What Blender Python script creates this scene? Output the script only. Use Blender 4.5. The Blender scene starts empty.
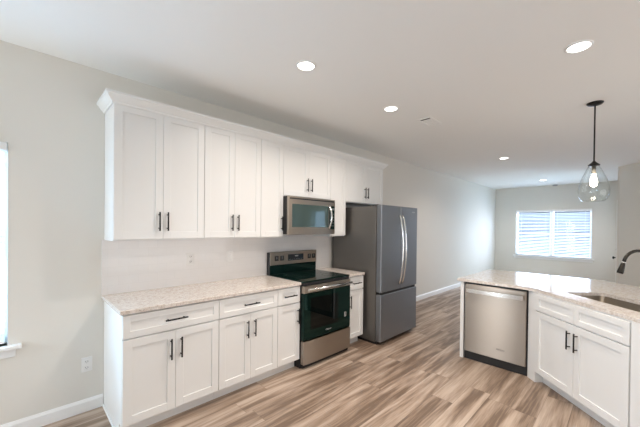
import bpy, bmesh, math, random
from mathutils import Vector, Matrix
random.seed(3)
SC = bpy.context.scene
COL = SC.collection
PI = math.pi
CEIL = 2.753

# ------------------------------------------------------------------ camera
F_PX, YAW, PITCH, ROLL, CY = 305.93, 0.79138, -0.0085, -0.01075, 229.05
fw = Vector((-math.sin(YAW), math.cos(YAW), 0)); rt = Vector((math.cos(YAW), math.sin(YAW), 0)); up = Vector((0, 0, 1))
fw2 = fw*math.cos(PITCH) + up*math.sin(PITCH); up2 = up*math.cos(PITCH) - fw*math.sin(PITCH)
cr = rt*math.cos(ROLL) - up2*math.sin(ROLL); cu = rt*math.sin(ROLL) + up2*math.cos(ROLL)
cd = bpy.data.cameras.new('camera'); cam = bpy.data.objects.new('camera', cd); COL.objects.link(cam)
cd.sensor_fit = 'HORIZONTAL'; cd.sensor_width = 36; cd.lens = F_PX/640*36; cd.shift_y = (CY-213.5)/640
cd.clip_start = 0.05; cd.clip_end = 200
M = Matrix((cr, cu, -fw2)).transposed().to_4x4(); M.translation = Vector((3.0465, 0, 1.5)); cam.matrix_world = M
SC.camera = cam

# ------------------------------------------------------------------ world, daylight, exposure
w = bpy.data.worlds.new('world'); SC.world = w; w.use_nodes = True
wn = w.node_tree.nodes; bg = wn['Background']; bg.inputs[0].default_value = (.80, .90, 1, 1); bg.inputs[1].default_value = .35
SC.view_settings.view_transform = 'Standard'; SC.view_settings.look = 'None'; SC.view_settings.gamma = 1
SC.view_settings.use_curve_mapping = False; SC.view_settings.exposure = 0.07
SC.cycles.use_denoising = True
SC.cycles.max_bounces = 10; SC.cycles.diffuse_bounces = 5; SC.cycles.sample_clamp_indirect = 6
SC.cycles.caustics_reflective = False; SC.cycles.caustics_refractive = False

def daylight(name, loc, rot, sx, sy, power, color):
    l = bpy.data.lights.new(name, 'AREA'); l.shape = 'RECTANGLE'; l.size = sx; l.size_y = sy; l.energy = power; l.color = color
    o = bpy.data.objects.new(name, l); o.location = loc; o.rotation_euler = rot; COL.objects.link(o); return o
# an area light shines along its local -Z
daylight('daylight_far_window', (1.45, 11.30, 1.45), (-PI/2-.15, 0, 0), 2.2, 1.7, 165, (.66, .78, 1))
daylight('daylight_side_window', (-.33, -.50, 1.40), (0, -PI/2-.2, 0), 1.7, 1.1, 130, (.45, .74, 1))
daylight('daylight_rear_window', (3.2, -2.85, 1.35), (PI/2+.45, 0, 0), 3.4, 2.1, 48, (.95, .97, 1))
daylight('daylight_right_window', (6.35, 3.2, 1.30), (0, PI/2+.5, 0), 2.1, 3.4, 66, (1, .95, .92))
daylight('daylight_rear_door', (.43, -2.85, 1.05), (PI/2, 0, 0), .6, 2.1, 72, (.90, .97, 1))
daylight('daylight_hall_door', (3.30, 9.24, 1.15), (0, PI/2, 0), 2.0, .9, 52, (.58, .86, .98))
daylight('daylight_patio', (5.39, 7.80, 1.05), (-PI/2, 0, 0), 1.1, 2.1, 16, (.50, .74, 1))
DOWNLIGHT_W = 13.5

# ------------------------------------------------------------------ materials
def mat(name, col, rough=.5, metal=0, **kw):
    m = bpy.data.materials.new(name); m.use_nodes = True
    b = m.node_tree.nodes['Principled BSDF']
    b.inputs['Base Color'].default_value = (*col, 1); b.inputs['Roughness'].default_value = rough; b.inputs['Metallic'].default_value = metal
    for k, v in kw.items(): b.inputs[k.replace('_', ' ')].default_value = v
    return m
def N(m, t, **kw):
    n = m.node_tree.nodes.new(t)
    for k, v in kw.items(): setattr(n, k, v)
    return n
def L(m, a, b): m.node_tree.links.new(a, b)
def bsdf(m): return m.node_tree.nodes['Principled BSDF']
def math_node(m, op, a, b=None):
    n = N(m, 'ShaderNodeMath', operation=op)
    for i, v in enumerate((a, b)):
        if v is None: continue
        if isinstance(v, (int, float)): n.inputs[i].default_value = v
        else: L(m, v, n.inputs[i])
    return n.outputs[0]
def ramp(m, fac, stops):
    r = N(m, 'ShaderNodeValToRGB'); e = r.color_ramp.elements
    while len(e) < len(stops): e.new(.5)
    for el, (p, c) in zip(e, stops): el.position = p; el.color = (*c, 1)
    L(m, fac, r.inputs[0]); return r.outputs[0]
def mixc(m, fac, a, b, blend='MIX'):
    n = N(m, 'ShaderNodeMix', data_type='RGBA', blend_type=blend)
    for i, v in ((0, fac), (6, a), (7, b)):
        if isinstance(v, (int, float)): n.inputs[i].default_value = v
        elif isinstance(v, tuple): n.inputs[i].default_value = (*v, 1)
        else: L(m, v, n.inputs[i])
    return n.outputs[2]
def bump(m, h, strength, dist=.01):
    b = N(m, 'ShaderNodeBump'); b.inputs['Strength'].default_value = strength; b.inputs['Distance'].default_value = dist
    L(m, h, b.inputs['Height']); L(m, b.outputs[0], bsdf(m).inputs['Normal'])

def painted(name, col, rough, sc=180, st=.08):
    m = mat(name, col, rough); tc = N(m, 'ShaderNodeTexCoord'); n = N(m, 'ShaderNodeTexNoise'); n.inputs['Scale'].default_value = sc
    L(m, tc.outputs['Object'], n.inputs['Vector']); bump(m, n.outputs[0], st, .002); return m
WALL = painted('greige_wall_paint', (.735, .71, .655), .75)
CEILM = painted('ceiling_paint', (.89, .89, .865), .9, 120, .15)
TRIM = painted('white_trim_paint', (.86, .86, .85), .35)
CAB = painted('white_cabinet_paint', (.80, .80, .785), .32, 90, .03)
CABIN = mat('cabinet_gap_shadow', (.25, .24, .23), .7)
BLACK = mat('matte_black_metal', (.018, .017, .017), .38, .6)
BRONZE = mat('dark_bronze', (.03, .026, .022), .3, .7)
RUBBER = mat('black_plastic', (.012, .012, .013), .45)
PLATE = mat('white_plastic', (.82, .81, .79), .35)
SLOT = mat('dark_slot', (.03, .03, .03), .6)
CHROME = mat('polished_steel', (.72, .71, .69), .16, 1)
BGLASS = mat('black_glass', (.003, .012, .010), .04, 0, Specular_IOR_Level=.32, Specular_Tint=(.45, 1, .9, 1))
MWGLASS = mat('microwave_window_glass', (.045, .075, .072), .05, 0, Specular_IOR_Level=1.0)
DISP = mat('display_glass', (.012, .02, .028), .08)
INK = mat('grey_print', (.62, .62, .62), .4)
BRASS = mat('satin_nickel_bulb_base', (.5, .45, .38), .3, 1)
BLIND = bpy.data.materials.new('white_blind_slat'); BLIND.use_nodes = True
_n = BLIND.node_tree; _d = bsdf(BLIND); _d.inputs['Base Color'].default_value = (.86, .88, .9, 1)
_t = _n.nodes.new('ShaderNodeBsdfTranslucent'); _t.inputs[0].default_value = (.88, .92, .95, 1); _m = _n.nodes.new('ShaderNodeMixShader'); _m.inputs[0].default_value = .72
_n.links.new(_d.outputs[0], _m.inputs[1]); _n.links.new(_t.outputs[0], _m.inputs[2]); _n.links.new(_m.outputs[0], _n.nodes['Material Output'].inputs[0])

def steel(name, col, rough, horiz=False, streak=1.0, aniso=.95):
    m = mat(name, col, rough, 1); tc = N(m, 'ShaderNodeTexCoord'); mp = N(m, 'ShaderNodeMapping')
    mp.inputs['Scale'].default_value = (2, 2, 350) if horiz else (350, 350, 2)
    n = N(m, 'ShaderNodeTexNoise'); n.inputs['Scale'].default_value = 1; n.inputs['Detail'].default_value = 2
    L(m, tc.outputs['Object'], mp.inputs[0]); L(m, mp.outputs[0], n.inputs['Vector'])
    r = N(m, 'ShaderNodeMapRange'); r.inputs[3].default_value = rough-.06*streak; r.inputs[4].default_value = rough+.08*streak
    L(m, n.outputs[0], r.inputs[0]); L(m, r.outputs[0], bsdf(m).inputs['Roughness'])
    tg = N(m, 'ShaderNodeCombineXYZ'); tg.inputs[2].default_value = 1; L(m, tg.outputs[0], bsdf(m).inputs['Tangent'])
    bsdf(m).inputs['Anisotropic'].default_value = aniso
    return m
STEEL = steel('brushed_stainless_steel', (.50, .435, .37), .40)
DWSTEEL = steel('dishwasher_stainless_steel', (.31, .265, .225), .33)
FSTEEL = steel('fridge_stainless_steel', (.285, .30, .32), .46, aniso=.5)
FSIDE = mat('fridge_side_grey', (.165, .155, .142), .42, .7)
SINKM = mat('sink_steel', (.27, .235, .19), .38, 1)

# thin clear glass: straight-through transparency with a fresnel reflection
def glass(name, tint=(1, 1, 1), boost=1.0):
    m = bpy.data.materials.new(name); m.use_nodes = True; nt = m.node_tree; nt.nodes.clear()
    o = nt.nodes.new('ShaderNodeOutputMaterial'); mx = nt.nodes.new('ShaderNodeMixShader')
    t = nt.nodes.new('ShaderNodeBsdfTransparent'); t.inputs[0].default_value = (*tint, 1)
    g = nt.nodes.new('ShaderNodeBsdfGlossy'); g.inputs['Roughness'].default_value = .02
    f = nt.nodes.new('ShaderNodeLayerWeight'); f.inputs[0].default_value = .5
    pw = nt.nodes.new('ShaderNodeMath'); pw.operation = 'POWER'; pw.inputs[1].default_value = 4
    mu = nt.nodes.new('ShaderNodeMath'); mu.operation = 'MULTIPLY_ADD'; mu.inputs[1].default_value = .5*boost; mu.inputs[2].default_value = .03*boost
    nt.links.new(f.outputs['Facing'], pw.inputs[0]); nt.links.new(pw.outputs[0], mu.inputs[0]); nt.links.new(mu.outputs[0], mx.inputs[0])
    nt.links.new(t.outputs[0], mx.inputs[1]); nt.links.new(g.outputs[0], mx.inputs[2]); nt.links.new(mx.outputs[0], o.inputs[0])
    return m
PANE = glass('window_glass', (.97, .98, 1), .3)
GLOBE = glass('pendant_clear_glass', (.975, .985, .985), 1.3)
def emit(name, col, s):
    m = bpy.data.materials.new(name); m.use_nodes = True; nt = m.node_tree; nt.nodes.clear()
    o = nt.nodes.new('ShaderNodeOutputMaterial'); e = nt.nodes.new('ShaderNodeEmission')
    e.inputs[0].default_value = (*col, 1); e.inputs[1].default_value = s; nt.links.new(e.outputs[0], o.inputs[0]); return m
LENS = emit('downlight_lens_glow', (1, .95, .86), 9)
BULB = emit('bulb_glow', (1, .88, .72), 30)

# granite
def granite():
    m = mat('speckled_beige_granite', (.7, .64, .58), .10, 0, Specular_IOR_Level=.6)
    tc = N(m, 'ShaderNodeTexCoord'); P = tc.outputs['Object']
    n1 = N(m, 'ShaderNodeTexNoise'); n1.inputs['Scale'].default_value = 38; n1.inputs['Detail'].default_value = 5; n1.inputs['Roughness'].default_value = .7; L(m, P, n1.inputs['Vector'])
    base = ramp(m, n1.outputs[0], [(.32, (.54, .45, .39)), (.46, (.66, .59, .53)), (.62, (.75, .70, .65))])
    v = N(m, 'ShaderNodeTexVoronoi'); v.inputs['Scale'].default_value = 95; L(m, P, v.inputs['Vector'])
    s = ramp(m, v.outputs['Distance'], [(.16, (1, 1, 1)), (.30, (0, 0, 0))])
    wnz = N(m, 'ShaderNodeTexNoise'); wnz.inputs['Scale'].default_value = 22; L(m, P, wnz.inputs['Vector'])
    s2 = math_node(m, 'MULTIPLY', s, math_node(m, 'GREATER_THAN', wnz.outputs[0], .50))
    c = mixc(m, math_node(m, 'MULTIPLY', s2, .8), base, (.22, .15, .12))
    v2 = N(m, 'ShaderNodeTexVoronoi'); v2.inputs['Scale'].default_value = 45; L(m, P, v2.inputs['Vector'])
    s3 = ramp(m, v2.outputs['Distance'], [(.10, (1, 1, 1)), (.3, (0, 0, 0))])
    c = mixc(m, math_node(m, 'MULTIPLY', s3, .5), c, (.86, .83, .80))
    L(m, c, bsdf(m).inputs['Base Color']); return m
GRANITE = granite()

# wood plank floor, planks run along y
def planks():
    m = mat('wood_look_plank_floor', (.5, .4, .3), .38)
    tc = N(m, 'ShaderNodeTexCoord'); sp = N(m, 'ShaderNodeSeparateXYZ'); L(m, tc.outputs['Object'], sp.inputs[0])
    X, Y = sp.outputs[0], sp.outputs[1]
    xs = math_node(m, 'DIVIDE', X, .182); row = math_node(m, 'FLOOR', xs)
    w1 = N(m, 'ShaderNodeTexWhiteNoise', noise_dimensions='1D'); L(m, row, w1.inputs['W'])
    ys = math_node(m, 'ADD', math_node(m, 'DIVIDE', Y, 1.35), math_node(m, 'MULTIPLY', w1.outputs[0], 7.3)); colm = math_node(m, 'FLOOR', ys)
    cb = N(m, 'ShaderNodeCombineXYZ'); L(m, row, cb.inputs[0]); L(m, colm, cb.inputs[1])
    w2 = N(m, 'ShaderNodeTexWhiteNoise', noise_dimensions='2D'); L(m, cb.outputs[0], w2.inputs['Vector']); R = w2.outputs[0]
    cv = N(m, 'ShaderNodeCombineXYZ'); L(m, X, cv.inputs[0]); L(m, math_node(m, 'MULTIPLY', Y, .075), cv.inputs[1]); L(m, math_node(m, 'MULTIPLY', R, 37), cv.inputs[2])
    # broad light/dark bands along the plank
    n1 = N(m, 'ShaderNodeTexNoise'); n1.inputs['Scale'].default_value = 11; n1.inputs['Detail'].default_value = 4; n1.inputs['Roughness'].default_value = .55; n1.inputs['Distortion'].default_value = .35
    L(m, cv.outputs[0], n1.inputs['Vector'])
    # cathedral rings
    n2 = N(m, 'ShaderNodeTexNoise'); n2.inputs['Scale'].default_value = 4.5; n2.inputs['Detail'].default_value = 1; L(m, cv.outputs[0], n2.inputs['Vector'])
    rings = math_node(m, 'SINE', math_node(m, 'MULTIPLY', n2.outputs[0], 75))
    # fine grain
    cf = N(m, 'ShaderNodeCombineXYZ'); L(m, math_node(m, 'MULTIPLY', X, 6), cf.inputs[0]); L(m, math_node(m, 'MULTIPLY', Y, .25), cf.inputs[1]); L(m, R, cf.inputs[2])
    n3 = N(m, 'ShaderNodeTexNoise'); n3.inputs['Scale'].default_value = 22; n3.inputs['Detail'].default_value = 3; L(m, cf.outputs[0], n3.inputs['Vector'])
    tone = math_node(m, 'ADD', math_node(m, 'MULTIPLY', n1.outputs[0], 1.45), math_node(m, 'MULTIPLY', R, .17))
    tone = math_node(m, 'ADD', tone, math_node(m, 'MULTIPLY', rings, .065))
    tone = math_node(m, 'ADD', tone, math_node(m, 'MULTIPLY', math_node(m, 'SUBTRACT', n3.outputs[0], .5), .45))
    c = ramp(m, math_node(m, 'MULTIPLY', tone, .6), [(.36, (.17, .115, .08)), (.45, (.285, .205, .148)), (.54, (.395, .298, .228)), (.66, (.53, .425, .34))])
    fx = math_node(m, 'FRACT', xs); fy = math_node(m, 'FRACT', ys)
    ex = math_node(m, 'LESS_THAN', fx, .016); ey = math_node(m, 'LESS_THAN', fy, .0022)
    seam = math_node(m, 'MAXIMUM', ex, ey)
    c = mixc(m, math_node(m, 'MULTIPLY', seam, .55), c, (.10, .07, .05))
    L(m, c, bsdf(m).inputs['Base Color'])
    rr = N(m, 'ShaderNodeMapRange'); rr.inputs[3].default_value = .30; rr.inputs[4].default_value = .50; L(m, n3.outputs[0], rr.inputs[0]); L(m, rr.outputs[0], bsdf(m).inputs['Roughness'])
    bump(m, math_node(m, 'SUBTRACT', math_node(m, 'MULTIPLY', n3.outputs[0], .3), seam), .05, .002)
    return m
FLOORM = planks()

# white subway tile
def tile():
    m = mat('white_subway_tile', (.80, .785, .77), .12)
    tc = N(m, 'ShaderNodeTexCoord'); sp = N(m, 'ShaderNodeSeparateXYZ'); L(m, tc.outputs['Object'], sp.inputs[0])
    cb = N(m, 'ShaderNodeCombineXYZ'); L(m, sp.outputs[1], cb.inputs[0]); L(m, sp.outputs[2], cb.inputs[1])
    b = N(m, 'ShaderNodeTexBrick'); L(m, cb.outputs[0], b.inputs['Vector'])
    b.inputs['Scale'].default_value = 1; b.inputs['Brick Width'].default_value = .152; b.inputs['Row Height'].default_value = .076; b.inputs['Mortar Size'].default_value = .0018
    b.inputs['Color1'].default_value = (.81, .79, .775, 1); b.inputs['Color2'].default_value = (.79, .77, .755, 1); b.inputs['Mortar'].default_value = (.77, .752, .735, 1)
    L(m, b.outputs['Color'], bsdf(m).inputs['Base Color']); return m
TILE = tile()
def brickwall():
    m = mat('neighbour_brick', (.5, .4, .38), .8); tc = N(m, 'ShaderNodeTexCoord'); sp = N(m, 'ShaderNodeSeparateXYZ'); L(m, tc.outputs['Object'], sp.inputs[0])
    cb = N(m, 'ShaderNodeCombineXYZ'); L(m, sp.outputs[0], cb.inputs[0]); L(m, sp.outputs[2], cb.inputs[1])
    b = N(m, 'ShaderNodeTexBrick'); L(m, cb.outputs[0], b.inputs['Vector']); b.inputs['Scale'].default_value = 1
    b.inputs['Brick Width'].default_value = .22; b.inputs['Row Height'].default_value = .075; b.inputs['Mortar Size'].default_value = .01
    b.inputs['Color1'].default_value = (.50, .40, .38, 1); b.inputs['Color2'].default_value = (.42, .34, .33, 1); b.inputs['Mortar'].default_value = (.62, .6, .58, 1)
    L(m, b.outputs['Color'], bsdf(m).inputs['Base Color']); return m
BRICKW = brickwall()
GRASS = mat('lawn', (.16, .22, .10), .9)

# ------------------------------------------------------------------ mesh helpers
def box(bm, x0, x1, y0, y1, z0, z1, bev=0, seg=1):
    vs = [bm.verts.new((x, y, z)) for z in (z0, z1) for y in (y0, y1) for x in (x0, x1)]
    fs = [(0, 2, 3, 1), (4, 5, 7, 6), (0, 1, 5, 4), (1, 3, 7, 5), (3, 2, 6, 7), (2, 0, 4, 6)]
    faces = [bm.faces.new([vs[i] for i in f]) for f in fs]
    if bev:
        es = list({e for f in faces for e in f.edges})
        bmesh.ops.bevel(bm, geom=es, offset=bev, segments=seg, profile=.5, affect='EDGES')
def boxbm(*a, **k): bm = bmesh.new(); box(bm, *a, **k); return bm
def prism(bm, pts, z0, z1, bev=0):
    a = [bm.verts.new((x, y, z0)) for x, y in pts]; b = [bm.verts.new((x, y, z1)) for x, y in pts]
    n = len(pts); fs = [bm.faces.new(a[::-1]), bm.faces.new(b)]
    for i in range(n): fs.append(bm.faces.new((a[i], a[(i+1) % n], b[(i+1) % n], b[i])))
    if bev: bmesh.ops.bevel(bm, geom=list({e for f in fs[:2] for e in f.edges}), offset=bev, segments=2, profile=.5, affect='EDGES')
def tube(bm, pts, r, seg=12, caps=True):
    pts = [Vector(p) for p in pts]; rr = r if isinstance(r, (list, tuple)) else [r]*len(pts)
    rings = []; prev = None
    for i, p in enumerate(pts):
        d = ((pts[i+1]-p) if i < len(pts)-1 else (p-pts[i-1])).normalized()
        if 0 < i < len(pts)-1: d = ((pts[i+1]-p).normalized()+(p-pts[i-1]).normalized()).normalized()
        if prev is None:
            a = Vector((0, 0, 1)) if abs(d.z) < .9 else Vector((1, 0, 0)); u = d.cross(a).normalized()
        else: u = (prev - d*prev.dot(d)).normalized()
        prev = u; v = d.cross(u)
        rings.append([bm.verts.new(p + (u*math.cos(2*PI*k/seg) + v*math.sin(2*PI*k/seg))*rr[i]) for k in range(seg)])
    for a, b in zip(rings, rings[1:]):
        for k in range(seg): bm.faces.new((a[k], a[(k+1) % seg], b[(k+1) % seg], b[k])).smooth = True
    if caps: bm.faces.new(rings[0][::-1]); bm.faces.new(rings[-1])
def lathe(bm, prof, cx=0, cy=0, seg=32, smooth=True):
    rings = []
    for r, z in prof:
        if r < 1e-5: rings.append([bm.verts.new((cx, cy, z))])
        else: rings.append([bm.verts.new((cx+r*math.cos(2*PI*k/seg), cy+r*math.sin(2*PI*k/seg), z)) for k in range(seg)])
    for a, b in zip(rings, rings[1:]):
        for k in range(seg):
            q = (k+1) % seg
            if len(a) == 1 and len(b) == 1: continue
            if len(a) == 1: f = bm.faces.new((a[0], b[q], b[k]))
            elif len(b) == 1: f = bm.faces.new((a[k], a[q], b[0]))
            else: f = bm.faces.new((a[k], a[q], b[q], b[k]))
            f.smooth = smooth
def obj(name, bm, m, parent=None):
    bmesh.ops.recalc_face_normals(bm, faces=bm.faces)
    me = bpy.data.meshes.new(name); bm.to_mesh(me); bm.free()
    o = bpy.data.objects.new(name, me); COL.objects.link(o); me.materials.append(m)
    if parent: o.parent = parent
    return o
def part(name, m, parent, *b, bev=0, seg=1): return obj(name, boxbm(*b, bev=bev, seg=seg), m, parent)
def tag(o, label, cat, group=None):
    o['label'] = label; o['category'] = cat
    if group: o['group'] = group
    return o
def thing(name, label, cat, loc=(0, 0, 0), rz=0, group=None):
    o = bpy.data.objects.new(name, None); o.empty_display_size = .1; COL.objects.link(o); o.location = loc; o.rotation_euler = (0, 0, rz)
    return tag(o, label, cat, group)
def struct(name, bm, m, parent=None):
    o = obj(name, bm, m, parent)
    if not parent: o['kind'] = 'structure'
    return o
def sroot(name, loc=(0, 0, 0), rz=0):
    o = bpy.data.objects.new(name, None); COL.objects.link(o); o.location = loc; o.rotation_euler = (0, 0, rz); o['kind'] = 'structure'; return o
def copy_tree(o, parent=None):
    c = o.copy(); COL.objects.link(c)
    if parent: c.parent = parent
    for ch in list(o.children): copy_tree(ch, c)
    return c

# ------------------------------------------------------------------ room shell
T = .16
XR, YR, YF = 6.0, -2.5, 10.96
struct('floor', boxbm(-T, XR+T, YR-T, YF+T, -.12, 0), FLOORM)
struct('ceiling', boxbm(-T, XR+T, YR-T, YF+T, CEIL, CEIL+.12), CEILM)
def wall(name, axis, c0, c1, a0, a1, ops):
    """axis 'x': wall slab between x=c0..c1 running along y=a0..a1; openings (s0,s1,z0,z1)"""
    bm = bmesh.new()
    def b(s0, s1, z0, z1):
        if s1-s0 < 1e-4 or z1-z0 < 1e-4: return
        if axis == 'x': box(bm, c0, c1, s0, s1, z0, z1)
        else: box(bm, s0, s1, c0, c1, z0, z1)
    s = a0
    for (s0, s1, z0, z1) in ops:
        b(s, s0, 0, CEIL); b(s0, s1, 0, z0); b(s0, s1, z1, CEIL); s = s1
    b(s, a1, 0, CEIL)
    return struct(name, bm, WALL)
W1 = (-.96, -.05, .645, 2.06)      # side window
W2 = (.575, 2.335, .69, 2.06)      # far window
wall('wall_left', 'x', -T, 0, YR, YF, [W1])
wall('wall_far', 'y', YF, YF+T, -T, XR+T, [W2])
wall('wall_right', 'x', XR, XR+T, YR, YF, [(1.5, 4.9, .25, 2.35)])
wall('wall_rear', 'y', YR-T, YR, -T, XR+T, [(.16, .70, .04, 2.06), (1.5, 4.9, .30, 2.35)])
# diagonal wall and the hall side behind it
bm = bmesh.new(); prism(bm, [(2.868, 8.50), (2.893, 8.50), (4.05, 7.343), (4.05, 7.50), (4.11, 7.50), (2.99, 8.62), (2.868, 8.62)], 0, CEIL)
struct('wall_diagonal', bm, WALL)
wall('wall_hall', 'x', 2.868, 2.99, 8.62, YF, [(8.80, 9.68, 0, 2.05)])
wall('wall_back', 'y', 7.343, 7.50, 4.11, XR, [(4.97, 5.80, .02, 2.06)])

def baseboard(name, segs):
    bm = bmesh.new()
    for (x0, x1, y0, y1, dx, dy) in segs:
        box(bm, x0, x1, y0, y1, 0, .088); box(bm, x0+dx*.3, x1-abs(dx)*0, y0+dy*.3, y1, .088, .098) if False else None
    return struct(name, bm, TRIM)
def base_strip(bm, p, q, n, h=.098, t=.014):
    """skirting along p->q, n = outward normal; ogee-like stepped top"""
    p, q, n = Vector(p), Vector(q), Vector(n)
    prof = [(0, 0), (t, 0), (t, h*.80), (t*.55, h*.92), (t*.35, h), (0, h)]
    a = [bm.verts.new((*(p+n*d), z)) for d, z in prof]; b = [bm.verts.new((*(q+n*d), z)) for d, z in prof]
    k = len(prof)
    for i in range(k): bm.faces.new((a[i], a[(i+1) % k], b[(i+1) % k], b[i]))
    bm.faces.new(a); bm.faces.new(b[::-1])
bm = bmesh.new(); base_strip(bm, (0, YR), (0, .505), (1, 0)); base_strip(bm, (0, 4.17), (0, YF), (1, 0)); struct('baseboard_left', bm, TRIM)
bm = bmesh.new(); base_strip(bm, (.014, YF), (2.854, YF), (0, -1)); struct('baseboard_far', bm, TRIM)
bm = bmesh.new(); base_strip(bm, (2.893, 8.50), (4.05, 7.343), (-.7071, -.7071)); struct('baseboard_diagonal', bm, TRIM)
bm = bmesh.new(); base_strip(bm, (XR, YR), (XR, 7.34), (-1, 0)); struct('baseboard_right', bm, TRIM)
bm = bmesh.new(); base_strip(bm, (.014, YR), (XR-.014, YR), (0, 1)); struct('baseboard_rear', bm, TRIM)

# windows: local frame, opening x 0..w, z 0..h, room side is -y, outside is +y, origin on the room face of the wall
def window(n, loc, rz, w, h, units, blinds, stool=(0, 0), rail=True, val=False):
    r = sroot('window_%d' % n, loc, rz)
    bm = bmesh.new(); fr = .045; d0, d1 = .07, .13
    uw = w/units
    for k in range(units):
        a, b = k*uw, (k+1)*uw
        box(bm, a, a+fr, d0, d1, 0, h); box(bm, b-fr, b, d0, d1, 0, h)
        box(bm, a+fr, b-fr, d0, d1, 0, fr+.01); box(bm, a+fr, b-fr, d0, d1, h-fr, h)
        if rail: box(bm, a+fr, b-fr, d0+.01, d1-.01, h*.475, h*.475+.035)
    obj('window_frame', bm, TRIM, r)
    for k in range(units): part('pane', PANE, r, k*uw+fr, (k+1)*uw-fr, .10, .104, fr+.01, h-fr)
    if stool[0]:
        part('window_sill', TRIM, r, -stool[0], w+stool[0], -.045, d0, -.028, 0, bev=.006, seg=2)
        part('window_apron', TRIM, r, -stool[0]+.03, w+stool[0]-.03, -.015, 0, -.085, -.028, bev=.003)
    if blinds:
        for k in range(units):
            a, b = k*uw+.015, (k+1)*uw-.015
            part('blind_headrail', TRIM, r, a-.012, b+.012, -.012 if val else .004, .06, h-.06, h-.002, bev=.004)
            bm = bmesh.new(); z = .05; tilt = math.radians(blinds)
            while z < h-.075:
                for s in (0,):
                    dy, dz = math.cos(tilt)*.024, math.sin(tilt)*.024
                    t = .0014
                    vs = [bm.verts.new((x, .035+sy*dy, z+sy*dz+tt)) for x in (a, b) for sy in (-1, 1) for tt in (-t, t)]
                    for f in [(0, 1, 3, 2), (4, 6, 7, 5), (0, 4, 5, 1), (2, 3, 7, 6), (1, 5, 7, 3), (0, 2, 6, 4)]: bm.faces.new([vs[i] for i in f])
                z += .043
            obj('blind_slats', bm, BLIND, r)
            part('blind_bottom_rail', TRIM, r, a, b, .012, .058, .012, .034, bev=.003)
            bm = bmesh.new()
            for x in (a+.12, b-.12):
                for y in (.010, .060): tube(bm, [(x, y, .03), (x, y, h-.06)], .0012, 6)
            obj('blind_cords', bm, TRIM, r)
    return r
# room side -y local.  far window: local y -> world y (rz=0)
window(2, (W2[0], YF, W2[2]), 0, W2[1]-W2[0], W2[3]-W2[2], 2, 12, (.06, 1))
# side window on the left wall: outside is -x: local +y -> world -x => rz=90deg, local +x -> world +y
window(1, (0, W1[0], W1[2]), PI/2, W1[1]-W1[0], W1[3]-W1[2], 1, 30, (.072, 1), val=True)
window(3, (XR, 4.9, .25), -PI/2, 3.4, 2.1, 2, 0, rail=False)
window(5, (4.97, 7.343, .02), 0, .83, 2.04, 1, 0, rail=False)
window(6, (.70, YR, .04), PI, .54, 2.02, 1, 0, rail=False)
window(4, (4.9, YR, .30), PI, 3.4, 2.05, 2, 0, rail=False)

# entry door in the hall side wall, its knob shows past the corner
d = sroot('door_1', (2.888, 8.80, 0), 0)
bm = bmesh.new()
for a in ((.003, .115, .012, 2.045), (.765, .877, .012, 2.045)): box(bm, -.019, .025, a[0], a[1], a[2], a[3])
box(bm, -.019, .025, .115, .765, .012, .24); box(bm, -.019, .025, .115, .765, 1.93, 2.045)
obj('door_leaf', bm, TRIM, d)
part('pane', PANE, d, 0, .004, .115, .765, .24, 1.93)
bm = bmesh.new()
box(bm, -.034, -.0205, -.06, -.001, 0, 2.11); box(bm, -.034, -.0205, .881, .94, 0, 2.11); box(bm, -.034, -.0205, -.001, .881, 2.052, 2.11)
obj('door_casing', bm, TRIM, d)
for n, z, r_ in (('door_knob', .915, .03), ('deadbolt', 1.085, .024)):
    bm = bmesh.new(); lathe(bm, [(0, 0), (r_*1.05, 0), (r_*1.05, .008), (.012, .012), (.012, .035), (r_*.8, .042), (r_, .056), (r_*.7, .07), (0, .073)] if n == 'door_knob' else [(0, 0), (r_, 0), (r_, .016), (r_*.8, .02), (0, .02)], 0, 0, 20)
    k = obj(n, bm, BLACK, d); k.rotation_euler = (0, -PI/2, 0); k.location = (-.019, .06, z)

# outside: lawn and the neighbour's brick house behind the far window
g = obj('lawn', boxbm(-25, 30, -25, 45, -.9, -.5), GRASS); g['kind'] = 'structure'
nb = thing('neighbour_house', 'neighbouring brick house seen faintly through the far window blinds', 'house', (0, 19, -.5))
part('wall', BRICKW, nb, -6, 9, 0, 6, 0, 2.4); bm = bmesh.new()
v = [bm.verts.new(p) for p in [(-6.4, -.5, 2.4), (9.4, -.5, 2.4), (9.4, 6.5, 2.4), (-6.4, 6.5, 2.4), (-6.4, 3, 3.6), (9.4, 3, 3.6)]]
for f in [(0, 1, 5, 4), (2, 3, 4, 5), (0, 4, 3), (1, 2, 5), (0, 3, 2, 1)]: bm.faces.new([v[i] for i in f])
obj('roof', bm, mat('roof_shingle', (.45, .44, .43), .9), nb)

# ------------------------------------------------------------------ cabinets
def shaker(bm, x0, x1, z0, z1, yf, t=.019, fr=.058, rec=.009):
    """door slab whose front is at y=yf (towards -y), with a recessed flat panel"""
    a, b, c, d_ = x0, x1, z0, z1
    box(bm, a, a+fr, yf, yf+t, c, d_, bev=.0012); box(bm, b-fr, b, yf, yf+t, c, d_, bev=.0012)
    box(bm, a+fr-.001, b-fr+.001, yf, yf+t, c, c+fr, bev=.0012); box(bm, a+fr-.001, b-fr+.001, yf, yf+t, d_-fr, d_, bev=.0012)
    box(bm, a+fr-.002, b-fr+.002, yf+rec, yf+t-.002, c+fr-.002, d_-fr+.002)
def pull(parent, x, z, yf, vert=True, L_=.155):
    bm = bmesh.new(); h = L_/2; o = .030; s = h-.022
    if vert:
        tube(bm, [(x, yf-o, z-h), (x, yf-o, z+h)], .0062, 10)
        for q in (-s, s): tube(bm, [(x, yf-o, z+q), (x, yf+.001, z+q)], .0048, 8)
    else:
        tube(bm, [(x-h, yf-o, z), (x+h, yf-o, z)], .0062, 10)
        for q in (-s, s): tube(bm, [(x+q, yf-o, z), (x+q, yf+.001, z)], .0048, 8)
    return obj('handle', bm, BLACK, parent)
G = .0016
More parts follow.
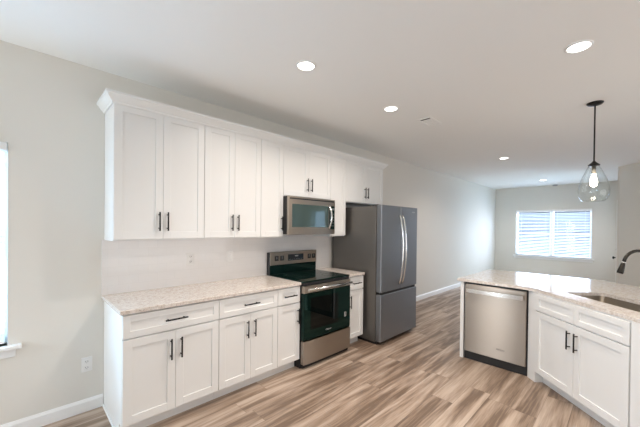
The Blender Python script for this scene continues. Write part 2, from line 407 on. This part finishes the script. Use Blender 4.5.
def upper(label, y0, y1, z0, z1, doors, side=None):
    r = thing('upper_cabinet', label, 'cabinet', (0, y0, z0), PI/2, 'white upper cabinets on the kitchen wall'); w_ = y1-y0; h = z1-z0
    D = .308
    bm = bmesh.new(); box(bm, 0.0008, w_-.0008, -D, -.002, 0.0, h); obj('cabinet_body', bm, CAB, r)
    dw = w_/doors
    for k in range(doors):
        bm = bmesh.new(); shaker(bm, k*dw+(.0022 if k == 0 else .0010), (k+1)*dw-(.0022 if k == doors-1 else .0010), .012, h-.022, -D-.020)
        dr = obj('door', bm, CAB, r)
        s = side or ('R' if k == 0 else 'L')
        if doors == 1: s = side
        hx = (k+1)*dw-.032 if s == 'R' else k*dw+.032
        pull(dr, hx, .155, -D-.020)
    return r
upper('leftmost tall white upper cabinet, two doors, at the left end of the crown', .508, 1.206, 1.372, 2.438, 2)
upper('tall two-door white upper cabinet, second from the left, above the wide counter', 1.206, 1.813, 1.372, 2.438, 2)
upper('tall narrow one-door white upper cabinet just left of the microwave', 1.813, 2.109, 1.372, 2.438, 1, 'R')
upper('short two-door white upper cabinet directly above the microwave', 2.109, 2.872, 1.835, 2.438, 2)
upper('tall narrow one-door white upper cabinet between microwave and fridge', 2.872, 3.175, 1.372, 2.438, 1, 'L')
upper('short two-door white upper cabinet above the fridge', 3.175, 4.062, 1.835, 2.438, 2)

# crown moulding with mitred returns
def crown():
    prof = [(.0015, 2.405), (.010, 2.405), (.014, 2.418), (.022, 2.424), (.046, 2.458), (.050, 2.462), (.056, 2.464), (.056, 2.482), (-.02, 2.482), (-.02, 2.4395), (.0015, 2.4395)]
    X0 = .328; bm = bmesh.new(); rings = []
    for (px, py, ox, oy) in [(.001, .508, 0, -1), (X0, .508, 1, -1), (X0, 4.062, 1, 1), (.001, 4.062, 0, 1)]:
        rings.append([bm.verts.new((px+ox*d_, py+oy*d_, z)) for d_, z in prof])
    n = len(prof)
    for a, b in zip(rings, rings[1:]):
        for i in range(n): bm.faces.new((a[i], a[(i+1) % n], b[(i+1) % n], b[i]))
    bm.faces.new(rings[0]); bm.faces.new(rings[-1][::-1])
    return obj('crown_moulding', bm, CAB)
tag(crown(), 'long white crown moulding running along the top of the upper cabinets', 'moulding')

CT, CB = .914, .884
def base(label, loc, rz, w_, doors, drawers, hside=None, left_end=False, right_end=False, false_front=False, group='white base cabinets'):
    r = thing('base_cabinet', label, 'cabinet', loc, rz, group); D = .610
    bm = bmesh.new(); box(bm, .0008, w_-.0008, -D, -.002, .100, CB-.0005)
    obj('cabinet_body', bm, CAB, r)
    x1 = w_-.0008
    obj('toe_kick', boxbm(.0008, x1, -D+.065, -.01, 0, .0995), CAB, r)
    if left_end:
        obj('shoe_moulding', boxbm(-.011, .0005, -D+.066, -.016, 0, .019, bev=.003), TRIM, r)
    yf = -D-.021
    dn = len(drawers) if isinstance(drawers, (list, tuple)) else drawers
    ww = w_/dn
    for k in range(dn):
        bm = bmesh.new(); shaker(bm, k*ww+G+.001, (k+1)*ww-G-.001, .712, .872, yf, fr=.046)
        dr = obj('false_drawer_front' if false_front else 'drawer', bm, CAB, r)
        if not false_front: pull(dr, k*ww+ww/2, .792, yf, False, .16)
    dw = w_/doors
    for k in range(doors):
        bm = bmesh.new(); shaker(bm, k*dw+(.0024 if k == 0 else .0010), (k+1)*dw-(.0024 if k == doors-1 else .0010), .108, .702, yf)
        do = obj('door', bm, CAB, r)
        s = ('R' if k == 0 else 'L') if doors == 2 else hside
        hx = (k+1)*dw-.037 if s == 'R' else k*dw+.037
        pull(do, hx, .570, yf)
    return r
base('leftmost white base cabinet, one drawer over two doors, beside the bare wall', (0, .508, 0), PI/2, 1.206-.508, 2, 1, left_end=True)
base('middle white base cabinet, one drawer over two doors, under the long counter', (0, 1.206, 0), PI/2, 1.818-1.206, 2, 1)
base('narrow white base cabinet with one door, touching the left side of the range', (0, 1.818, 0), PI/2, 2.106-1.818, 1, 1, 'R')
base('narrow white base cabinet with one door, squeezed between range and fridge', (0, 2.878, 0), PI/2, 3.19-2.878, 1, 1, 'L')

o = obj('countertop', boxbm(.009, .648, .490, 2.107, CB, CT, bev=.004, seg=2), GRANITE); tag(o, 'long speckled beige granite countertop on the wall cabinets left of the range', 'countertop')
o = obj('countertop', boxbm(.009, .648, 2.877, 3.195, CB, CT, bev=.004, seg=2), GRANITE); tag(o, 'short piece of beige granite countertop between range and fridge', 'countertop')
bm = bmesh.new(); box(bm, .0005, .008, .490, 3.20, CT+.0005, 1.371); box(bm, .0005, .008, 2.112, 2.870, 1.3715, 1.41); box(bm, .0005, .008, 2.107, 2.877, .5, CT)
o = obj('backsplash', bm, TILE); tag(o, 'white tiled backsplash between the counter and the upper cabinets', 'backsplash')

# ------------------------------------------------------------------ outlets
def outlet(label, loc, rz, w_=.072, h=.116, gfci=False):
    r = thing('wall_outlet', label, 'outlet', loc, rz)
    part('cover_plate', PLATE, r, -w_/2, w_/2, -.006, 0, -h/2, h/2, bev=.0025, seg=2)
    for zc in (-.024, .024):
        q = part('socket', PLATE, r, -.017, .017, -.009, -.006, zc-.015, zc+.015, bev=.002)
        bm = bmesh.new()
        for x in (-.007, .007): box(bm, x-.0014, x+.0014, -.0096, -.0089, zc-.004, zc+.007)
        box(bm, -.0022, .0022, -.0096, -.0089, zc-.012, zc-.008)
        obj('slots', bm, SLOT, q)
    return r
outlet('white outlet plate low on the bare wall left of the cabinets', (0, .395, .375), PI/2)
outlet('white outlet on the backsplash above the counter, the one farther from the range', (.008, 1.21, 1.165), PI/2)
r = thing('light_switch', 'white rocker switch on the backsplash between the outlet and the range', 'switch', (.008, 1.635, 1.165), PI/2)
part('cover_plate', PLATE, r, -.036, .036, -.006, 0, -.058, .058, bev=.0025, seg=2); part('rocker', PLATE, r, -.016, .016, -.010, -.006, -.032, .032, bev=.002)

# ------------------------------------------------------------------ range (local: -y is the front)
def text(s, size, m, parent, loc, rot, name='lettering'):
    c = bpy.data.curves.new(name, 'FONT'); c.body = s; c.size = size; c.extrude = .0003; c.align_x = 'CENTER'; c.align_y = 'CENTER'
    tmp = bpy.data.objects.new('tmp', c); COL.objects.link(tmp)
    dg = bpy.context.evaluated_depsgraph_get(); dg.update(); me = bpy.data.meshes.new_from_object(tmp.evaluated_get(dg))
    bpy.data.objects.remove(tmp); o = bpy.data.objects.new(name, me); COL.objects.link(o); me.materials.clear(); me.materials.append(m)
    o.parent = parent; o.location = loc; o.rotation_euler = rot; return o
def brand_mark(parent, x, z, y, size, m):
    bm = bmesh.new(); n = 28
    for k in range(n):     # thin elliptical swoosh around the word
        a0, a1 = 2*PI*k/n*.80+.3, 2*PI*(k+1)/n*.80+.3
        p = lambda a, s: (x+size*2.5*s*math.cos(a), y-.0006, z+size*.62*s*math.sin(a))
        vs = [bm.verts.new(p(a0, 1)), bm.verts.new(p(a1, 1)), bm.verts.new(p(a1, .92)), bm.verts.new(p(a0, .92))]; bm.faces.new(vs)
    bmesh.ops.solidify(bm, geom=bm.faces[:], thickness=.0004)
    o = obj('emblem', bm, m, parent)
    text('Whirlpool', size, m, o, (x, y-.0006, z), (PI/2, 0, 0))
    return o
RW = .757
r = thing('kitchen_range', 'stainless electric range with black glass oven door and smooth cooktop', 'range', (0, 2.1105, 0), PI/2)
part('body', RUBBER, r, .001, RW, -.635, -.03, .004, .905)
bm = bmesh.new(); box(bm, -.0003+.001, RW, -.665, -.085, .9055, .921, bev=.004, seg=2); ct = obj('cooktop', bm, BGLASS, r)
RING = mat('cooktop_ring_print', (.10, .10, .10), .15)
for cx, cy, rr in ((.20, -.50, .115), (.56, -.50, .085), (.20, -.24, .075), (.56, -.24, .10)):
    bm = bmesh.new(); lathe(bm, [(rr, .9212), (rr-.004, .9212), (rr-.004, .9216), (rr, .9216), (rr, .9212)], cx, cy, 40); obj('burner_ring', bm, RING, ct)
# door
bm = bmesh.new(); box(bm, .004, RW-.004, -.682, -.637, .300, .795, bev=.004); do = obj('oven_door', bm, BGLASS, r)
part('door_top_rail', STEEL, do, .004, RW-.004, -.685, -.637, .796, .872, bev=.004)
part('oven_window', mat('oven_window_glass', (.002, .004, .004), .02, 0, Specular_IOR_Level=.28), do, .10, RW-.22, -.6835, -.682, .40, .74)
bm = bmesh.new(); tube(bm, [(.030, -.728, .838), (RW-.030, -.728, .838)], .0145, 14)
for x in (.045, RW-.045): box(bm, x-.012, x+.012, -.728, -.684, .826, .850, bev=.003)
obj('handle', bm, CHROME, do)
brand_mark(do, .375, .352, -.6828, .020, INK)
st = part('sticker', SLOT, do, RW-.115, RW-.078, -.6834, -.682, .435, .490); stl = bmesh.new()
for a, b, c, e in ((RW-.114, RW-.079, .4845, .4885), (RW-.114, RW-.079, .4365, .4405), (RW-.114, RW-.111, .4365, .4885), (RW-.082, RW-.079, .4365, .4885)): box(stl, a, b, -.6838, -.6833, c, e)
for z in (.449, .458, .467, .476): box(stl, RW-.107, RW-.086, -.6838, -.6833, z-.0015, z+.0015)
obj('print', stl, INK, st)
part('vent_trim', RUBBER, r, .006, RW-.006, -.66, -.637, .873, .904)
# drawer with bowed pull end
bm = bmesh.new(); nseg = 18; pr = []
for i in range(nseg+1):
    x = .004+(RW-.008)*i/nseg; u_ = i/nseg; pr.append((x, -.684-.010*(1-(2*u_-1)**4)))
pts = [(.004, -.637)]+pr+[(RW-.004, -.637)]
prism(bm, pts, .050, .292, .003); dr = obj('storage_drawer', bm, STEEL, r)
part('kick_plate', RUBBER, r, .01, RW-.01, -.655, -.60, .006, .048)
# backguard
part('backguard', RUBBER, r, .001, RW, -.070, -.012, .906, 1.182, bev=.006, seg=2)
bg_ = part('control_panel', STEEL, r, .006, RW+.001, -.078, -.060, 1.030, 1.184, bev=.004, seg=2)
part('glass_riser', BGLASS, r, .006, RW-.004, -.074, -.066, .922, 1.029)
part('display', DISP, bg_, .270, .525, -.0795, -.077, 1.072, 1.150)
bm = bmesh.new()
for k in range(5):
    box(bm, .385+.011*k, .392+.011*k, -.0800, -.0794, 1.120, 1.132)
obj('clock_digits', bm, INK, bg_)
bm = bmesh.new()
for k in range(8): box(bm, .282+.029*k, .294+.029*k, -.0800, -.0794, 1.085, 1.088)
obj('button_print', bm, INK, bg_)
for x0, x1 in ((.070, .125), (.150, .208), (.600, .655), (.675, .735)):
    k = part('control_knob_pad', RUBBER, bg_, x0, x1, -.082, -.077, 1.080, 1.140, bev=.004)
    bm = bmesh.new(); box(bm, (x0+x1)/2-.002, (x0+x1)/2+.002, -.0826, -.0818, 1.100, 1.130); obj('print', bm, INK, k)

# ------------------------------------------------------------------ microwave
r = thing('microwave', 'stainless over-the-range microwave with curved handle hanging above the range', 'microwave', (0, 2.1105, 1.405), PI/2)
part('body', RUBBER, r, .001, RW, -.385, -.009, .004, .429)
bm = bmesh.new(); box(bm, .0, RW, -.412, -.386, .0, .429, bev=.005, seg=2); fd = obj('door', bm, STEEL, r)
part('door_window', MWGLASS, fd, .055, .640, -.4145, -.411, .085, .345, bev=.001)
part('control_panel', BGLASS, fd, .655, RW-.010, -.4145, -.411, .060, .350, bev=.001)
part('vent_grille', RUBBER, fd, .02, RW-.02, -.4135, -.411, .398, .412)
bm = bmesh.new()
for i in range(5):
    for j in range(3): box(bm, .672+.024*j, .686+.024*j, -.4152, -.4144, .10+.036*i, .108+.036*i)
box(bm, .672, .735, -.4152, -.4144, .30, .325)
obj('keypad_print', bm, mat('dim_print', (.15, .17, .18), .4), fd)
bm = bmesh.new(); P = []
for i in range(17):
    t_ = i/16; P.append((.640, -.4145-.052*math.sin(PI*t_)**.75, .062+.295*t_))
tube(bm, P, .0125, 12); obj('handle', bm, CHROME, fd)
part('bottom_filter', mat('filter_grey', (.3, .3, .3), .4, .8), r, .08, RW-.08, -.34, -.06, .0, .004)

# ------------------------------------------------------------------ refrigerator
FW = .912
r = thing('refrigerator', 'tall stainless french-door refrigerator with bottom freezer at the end of the cabinets', 'refrigerator', (0, 3.238, 0), PI/2)
part('body', FSIDE, r, 0, FW, -.785, -.03, .035, 1.765, bev=.004)
part('base_grille', RUBBER, r, .02, FW-.02, -.80, -.10, .0, .034)
for nm, a, b, z0, z1 in (('left_door', .0, FW/2-.002, .672, 1.782), ('right_door', FW/2+.002, FW, .672, 1.782), ('freezer_drawer', .0, FW, .045, .640)):
    bm = bmesh.new(); box(bm, a, b, -.867, -.790, z0, z1, bev=.009, seg=3)
    dd = obj('freezer_drawer' if 'freezer' in nm else 'door', bm, FSTEEL, r)
    if nm == 'freezer_drawer':
        part('pocket_handle', RUBBER, dd, .03, FW-.03, -.855, -.80, .6405, .668)
    else:
        x = b-.034 if nm == 'left_door' else a+.034
        bm = bmesh.new(); P = []
        for i in range(21):
            t_ = i/20; P.append((x, -.866-.062*math.sin(PI*t_)**.6, .735+.93*t_))
        tube(bm, P, .0125, 12); obj('handle', bm, CHROME, dd)
        if nm == 'right_door': brand_mark(dd, b-.115, 1.715, -.8675, .017, INK)
for x in (.02, FW-.11): part('hinge_cover', RUBBER, r, x, x+.09, -.785, -.70, 1.7655, 1.79, bev=.004)

# ------------------------------------------------------------------ peninsula
X0, X1, YP = 1.671, 2.341, 3.689
o = thing('end_panel', 'white end panel closing the peninsula left of the dishwasher', 'panel', (X0, YP, 0)); part('panel', CAB, o, 0, .040, -.018, .60, 0, CB-.0005, bev=.002)
# dishwasher
DX = .606
r = thing('dishwasher', 'stainless dishwasher with bar handle built into the peninsula', 'dishwasher', (1.7215, YP, 0))
part('body', RUBBER, r, .0, .612, 0.0, .57, .004, .880)
part('toe_kick', RUBBER, r, .0, .612, -.010, .0, .004, .092)
bm = bmesh.new(); box(bm, .006, .604, -.036, -.001, .098, .862, bev=.004, seg=2); dd = obj('door', bm, DWSTEEL, r)
bm = bmesh.new(); nb_ = 14; pr = []
for i in range(nb_+1):
    u_ = i/nb_; pr.append((.036+.545*u_, -.078-.006*(1-(2*u_-1)**2)))
prism(bm, pr+[(p[0], p[1]+.012) for p in pr[::-1]], .776, .818, .003)
for x in (.050, .555): box(bm, x, x+.018, -.072, -.035, .782, .812, bev=.002)
obj('handle', bm, CHROME, dd)
brand_mark(dd, .378, .205, -.0368, .017, mat('dark_print', (.08, .08, .08), .4))
# diagonal sink base: local x along (1,-1)/sqrt2
S2 = math.sqrt(.5)
def dpt(s, summ): return ((summ+s*2*S2)/2, (summ-s*2*S2)/2)
dsum = 6.03      # face of the boxes
ds0, ds1 = -.835, .079
bx, by = dpt(ds0, dsum+.61/S2)
sb = base('white diagonal sink base with two false drawer fronts and two doors', (bx, by, 0), -PI/4, ds1-ds0, 2, 2, false_front=True)
# corner filler between dishwasher and sink base
bm = bmesh.new(); pA = (X1-.003, YP-.014); pB = dpt(ds0-.003, dsum-.02*0-.018)
prism(bm, [pA, pB, dpt(ds0-.003, dsum+.10), (X1-.003, YP+.06)], 0, CB-.0005)
o = obj('corner_filler', bm, CAB); tag(o, 'white angled filler post between the dishwasher and the sink base', 'panel')
bm = bmesh.new(); prism(bm, [dpt(ds1+.004, dsum-.019), dpt(ds1+.10, dsum-.019), dpt(ds1+.10, dsum+.61/S2), dpt(ds1+.004, dsum+.61/S2)], 0, CB-.0005)
o = obj('end_panel', bm, CAB); tag(o, 'white end panel right of the diagonal sink base, at the photo edge', 'panel')
# knee wall behind
bm = bmesh.new(); e1 = 4.30; bs = dsum+.61/S2+.01
kx = bs-e1
prism(bm, [(X0, e1), (kx, e1), dpt(ds1+.10, bs), dpt(ds1+.10, bs+.17), (kx+.06, e1+.12), (X0, e1+.12)], 0, CB-.0005)
o = obj('knee_wall', bm, WALL); tag(o, 'low wall carrying the bar overhang behind the peninsula cabinets', 'wall')

# peninsula top with sink cut-out
A = (1.640, 3.650); sumF, sumB = 6.015, 7.66
top = [A]
# rounded obtuse corner
c0 = (sumF-3.650, 3.650)
for t_ in (-.10, -.05, 0): top.append((c0[0]+t_, 3.650-.0)) if t_ < 0 else None
top.append(dpt((c0[0]-c0[1])*S2+.06, sumF))
top += [dpt(.20, sumF), dpt(.20, sumB), (sumB-4.81, 4.81), (1.640, 4.81)]
bm = bmesh.new(); prism(bm, top, CB, CT, .004)
pc = obj('countertop', bm, GRANITE); tag(pc, 'large angled granite peninsula countertop with sink cut-out over the dishwasher', 'countertop')
ks0, ks1, kf, kb = -.705, .048, 6.255, 6.745
def rrect(s0, s1, f0, f1, rad, n=5):
    # rounded rectangle in (s, d) where d is distance across; returns world xy
    out = []; d0, d1 = f0*S2, f1*S2
    for (cs, cd_, a0) in ((s1-rad, d1-rad, 0), (s0+rad, d1-rad, 90), (s0+rad, d0+rad, 180), (s1-rad, d0+rad, 270)):
        for i in range(n+1):
            a = math.radians(a0+90*i/n); s_, dd_ = cs+rad*math.cos(a), cd_+rad*math.sin(a); out.append(dpt(s_, dd_/S2))
    return out
bm = bmesh.new(); prism(bm, rrect(ks0, ks1, kf, kb, .035), CB-.05, CT+.05)
cut = obj('cutter', bm, GRANITE)
md = pc.modifiers.new('cut', 'BOOLEAN'); md.operation = 'DIFFERENCE'; md.object = cut; md.solver = 'EXACT'
dg = bpy.context.evaluated_depsgraph_get(); dg.update(); nm = bpy.data.meshes.new_from_object(pc.evaluated_get(dg)); pc.modifiers.clear(); pc.data = nm
# the sink body also needs its well cut from the cabinet box: rebuild that box as an open carcass
bpy.data.objects.remove(cut)
for ch in list(sb.children):
    if ch.name.startswith('cabinet_body'):
        W_ = ds1-ds0; bm = bmesh.new()
        box(bm, .0008, .019, -.61, -.002, .10, CB-.0005); box(bm, W_-.019, W_-.0008, -.61, -.002, .10, CB-.0005)
        box(bm, .019, W_-.019, -.61, -.002, .10, .118); box(bm, .019, W_-.019, -.61, -.592, .118, CB-.0005); box(bm, .019, W_-.019, -.010, -.002, .118, CB-.0005)
        me = bpy.data.meshes.new('cabinet_body'); bmesh.ops.recalc_face_normals(bm, faces=bm.faces); bm.to_mesh(me); bm.free(); me.materials.append(CAB); ch.data = me
# sink bowl
def bowl():
    bm = bmesh.new(); loops = []
    for (gr, z, rad) in ((.012, CB-.0012, .045), (.002, CB-.0012, .037), (.0, CB-.004, .035), (-.004, .70, .035), (-.03, .672, .03)):
        loops.append([bm.verts.new((x, y, z)) for x, y in rrect(ks0-gr, ks1+gr, kf-gr/S2, kb+gr/S2, rad)])
    for a, b in zip(loops, loops[1:]):
        n = len(a)
        for i in range(n): bm.faces.new((a[i], a[(i+1) % n], b[(i+1) % n], b[i])).smooth = True
    bm.faces.new(loops[-1])
    bmesh.ops.recalc_face_normals(bm, faces=bm.faces)
    return bm
sx, sy = dpt((ks0+ks1)/2, (kf+kb)/2)
sk = thing('kitchen_sink', 'stainless undermount sink sunk in the peninsula countertop', 'sink', (sx, sy, .672))
b_ = obj('basin', bowl(), SINKM, sk); b_.location = (-sx, -sy, -.672)
md = b_.modifiers.new('s', 'SOLIDIFY'); md.thickness = -.0012
bm = bmesh.new(); lathe(bm, [(0, .001), (.030, .001), (.042, .006), (.044, .003)], 0, 0, 24); obj('drain', bm, CHROME, sk)
# faucet
hx, hy = 3.004, 3.496
fb = dpt((hx-hy)*S2, hx+hy+.245/S2)
fa = thing('faucet', 'dark bronze gooseneck pull-down faucet arching over the sink', 'faucet', (fb[0], fb[1], CT))
dv = Vector((-S2, -S2, 0))
bm = bmesh.new(); lathe(bm, [(0, 0), (.030, 0), (.030, .008), (.024, .014), (.022, .09), (.018, .10)], 0, 0, 24); obj('base', bm, BRONZE, fa)
R_ = .115; P = [Vector((0, 0, .09)), Vector((0, 0, .18)), Vector((0, 0, .285))]
zc = .298
for i in range(15):
    a = PI*i/14*.93; P.append(dv*(R_-R_*math.cos(a)) + Vector((0, 0, zc+R_*math.sin(a)*1.02)))
bm = bmesh.new(); tube(bm, P, .0125, 14); obj('spout', bm, BRONZE, fa)
e = P[-1]; ed = (P[-1]-P[-2]).normalized()
bm = bmesh.new(); tube(bm, [e, e+ed*.010], .0145, 14); obj('collar_ring', bm, CHROME, fa)
bm = bmesh.new(); tube(bm, [e+ed*.010, e+ed*.04, e+ed*.085, e+ed*.098], [.014, .0175, .022, .0195], 16); obj('spray_head', bm, BRONZE, fa)
bm = bmesh.new(); sv = Vector((S2, -S2, 0)); tube(bm, [sv*.018+Vector((0, 0, .07)), sv*.05+Vector((0, 0, .075)), sv*.11+Vector((0, 0, .115))], [.012, .008, .006], 10); obj('lever', bm, BRONZE, fa)

# ------------------------------------------------------------------ ceiling fixtures
def downlight():
    r = thing('ceiling_downlight', '', 'ceiling light', (0, 0, 0))
    bm = bmesh.new(); lathe(bm, [(.078, 0), (.078, -.006), (.066, -.009), (.062, -.004), (.062, 0)], 0, 0, 40); obj('trim_ring', bm, TRIM, r)
    bm = bmesh.new(); lathe(bm, [(0, -.0055), (.062, -.0055), (.062, -.001), (0, -.001)], 0, 0, 36); obj('lens', bm, LENS, r)
    l = bpy.data.lights.new('lamp', 'AREA'); l.shape = 'DISK'; l.size = .12; l.spread = 2.5; l.energy = DOWNLIGHT_W; l.color = (1, .89, .80)
    lo = bpy.data.objects.new('lamp', l); COL.objects.link(lo); lo.parent = r; lo.location = (0, 0, -.012)
    return r
dl0 = downlight()
spots = [(1.257, 1.596, 'round recessed ceiling light nearest the tall left cabinets'),
         (1.259, 2.80, 'round recessed ceiling light between the near one and the ceiling vent, before the fridge'),
         (2.785, 2.735, 'large bright recessed ceiling light at the upper right, in front of the pendant'),
         (1.458, 6.15, 'smaller recessed ceiling light past the fridge, in the middle of the ceiling'),
         (1.467, 9.58, 'farthest recessed ceiling light, close to the far window wall'),
         (2.785, 1.45, 'recessed ceiling light nearest the camera'),
         (1.257, .42, 'recessed ceiling light over the floor near the side window'),
         (4.40, 2.73, 'recessed ceiling light at the right side of the room')]
for i, (x, y, lab) in enumerate(spots):
    if i > 5: continue
    o = dl0 if i == 0 else copy_tree(dl0)
    o.location = (x, y, CEIL); o['label'] = lab; o['group'] = 'recessed ceiling downlights'
# vent
r = thing('ceiling_vent', 'small white rectangular air vent in the ceiling near the middle light', 'vent', (1.37, 3.45, CEIL))
bm = bmesh.new()
for a in ((-.085, .085, -.15, -.125), (-.085, .085, .125, .15), (-.085, -.06, -.125, .125), (.06, .085, -.125, .125)): box(bm, a[0], a[1], a[2], a[3], -.007, -.0005, bev=.001)
obj('frame', bm, CEILM, r)
part('duct_opening', SLOT, r, -.06, .06, -.125, .125, -.0012, -.0004)
bm = bmesh.new()
for k in range(7):
    y = -.105+.035*k
    if k == 0: continue
    vs = [bm.verts.new(p) for p in [(-.06, y-.0172, -.005), (.06, y-.0172, -.005), (.06, y+.0172, -.0035), (-.06, y+.0172, -.0035), (-.06, y-.0172, -.0037), (.06, y-.0172, -.0037), (.06, y+.0172, -.0022), (-.06, y+.0172, -.0022)]]
    for f in [(0, 1, 2, 3), (4, 7, 6, 5), (0, 4, 5, 1), (2, 6, 7, 3), (1, 5, 6, 2), (0, 3, 7, 4)]: bm.faces.new([vs[i] for i in f])
obj('louvres', bm, CEILM, r)
bm = bmesh.new(); lathe(bm, [(.06, CEIL-.0005), (.06, CEIL-.022), (.045, CEIL-.032), (0, CEIL-.034)], 1.54, 10.86, 24)
tag(obj('smoke_detector', bm, mat('grey_plastic', (.35, .36, .37), .5)), 'small grey round detector on the ceiling above the far window', 'detector')

# pendant
px, py = 2.789, 4.066
r = thing('pendant_light', 'black rod pendant with clear teardrop glass globe over the peninsula', 'pendant light', (px, py, CEIL))
bm = bmesh.new(); lathe(bm, [(0, -.030), (.012, -.030), (.055, -.018), (.066, -.006), (.066, -.0004), (0, -.0004)], 0, 0, 32); obj('canopy', bm, BLACK, r)
bm = bmesh.new(); tube(bm, [(0, 0, -.028), (0, 0, -.585)], .0065, 12); obj('rod', bm, BLACK, r)
bm = bmesh.new(); lathe(bm, [(0, -.575), (.010, -.577), (.020, -.590), (.046, -.612), (.046, -.620), (.020, -.622), (0, -.622)], 0, 0, 28); obj('cap', bm, BLACK, r)
bm = bmesh.new(); lathe(bm, [(0, -.622), (.016, -.622), (.017, -.690), (.014, -.700), (0, -.700)], 0, 0, 20); obj('socket', bm, BRASS, r)
out = [(.040, -.618), (.050, -.640), (.068, -.680), (.088, -.728), (.105, -.775), (.117, -.825), (.123, -.872), (.117, -.922), (.102, -.957), (.084, -.974)]
bm = bmesh.new(); lathe(bm, out, 0, 0, 40); gl = obj('glass_globe', bm, GLOBE, r)
md = gl.modifiers.new('s', 'SOLIDIFY'); md.thickness = .003
bm = bmesh.new(); lathe(bm, [(0, -.700), (.012, -.702), (.016, -.725), (.026, -.765), (.030, -.790), (.024, -.815), (.010, -.829), (0, -.831)], 0, 0, 24); obj('bulb', bm, BULB, r)
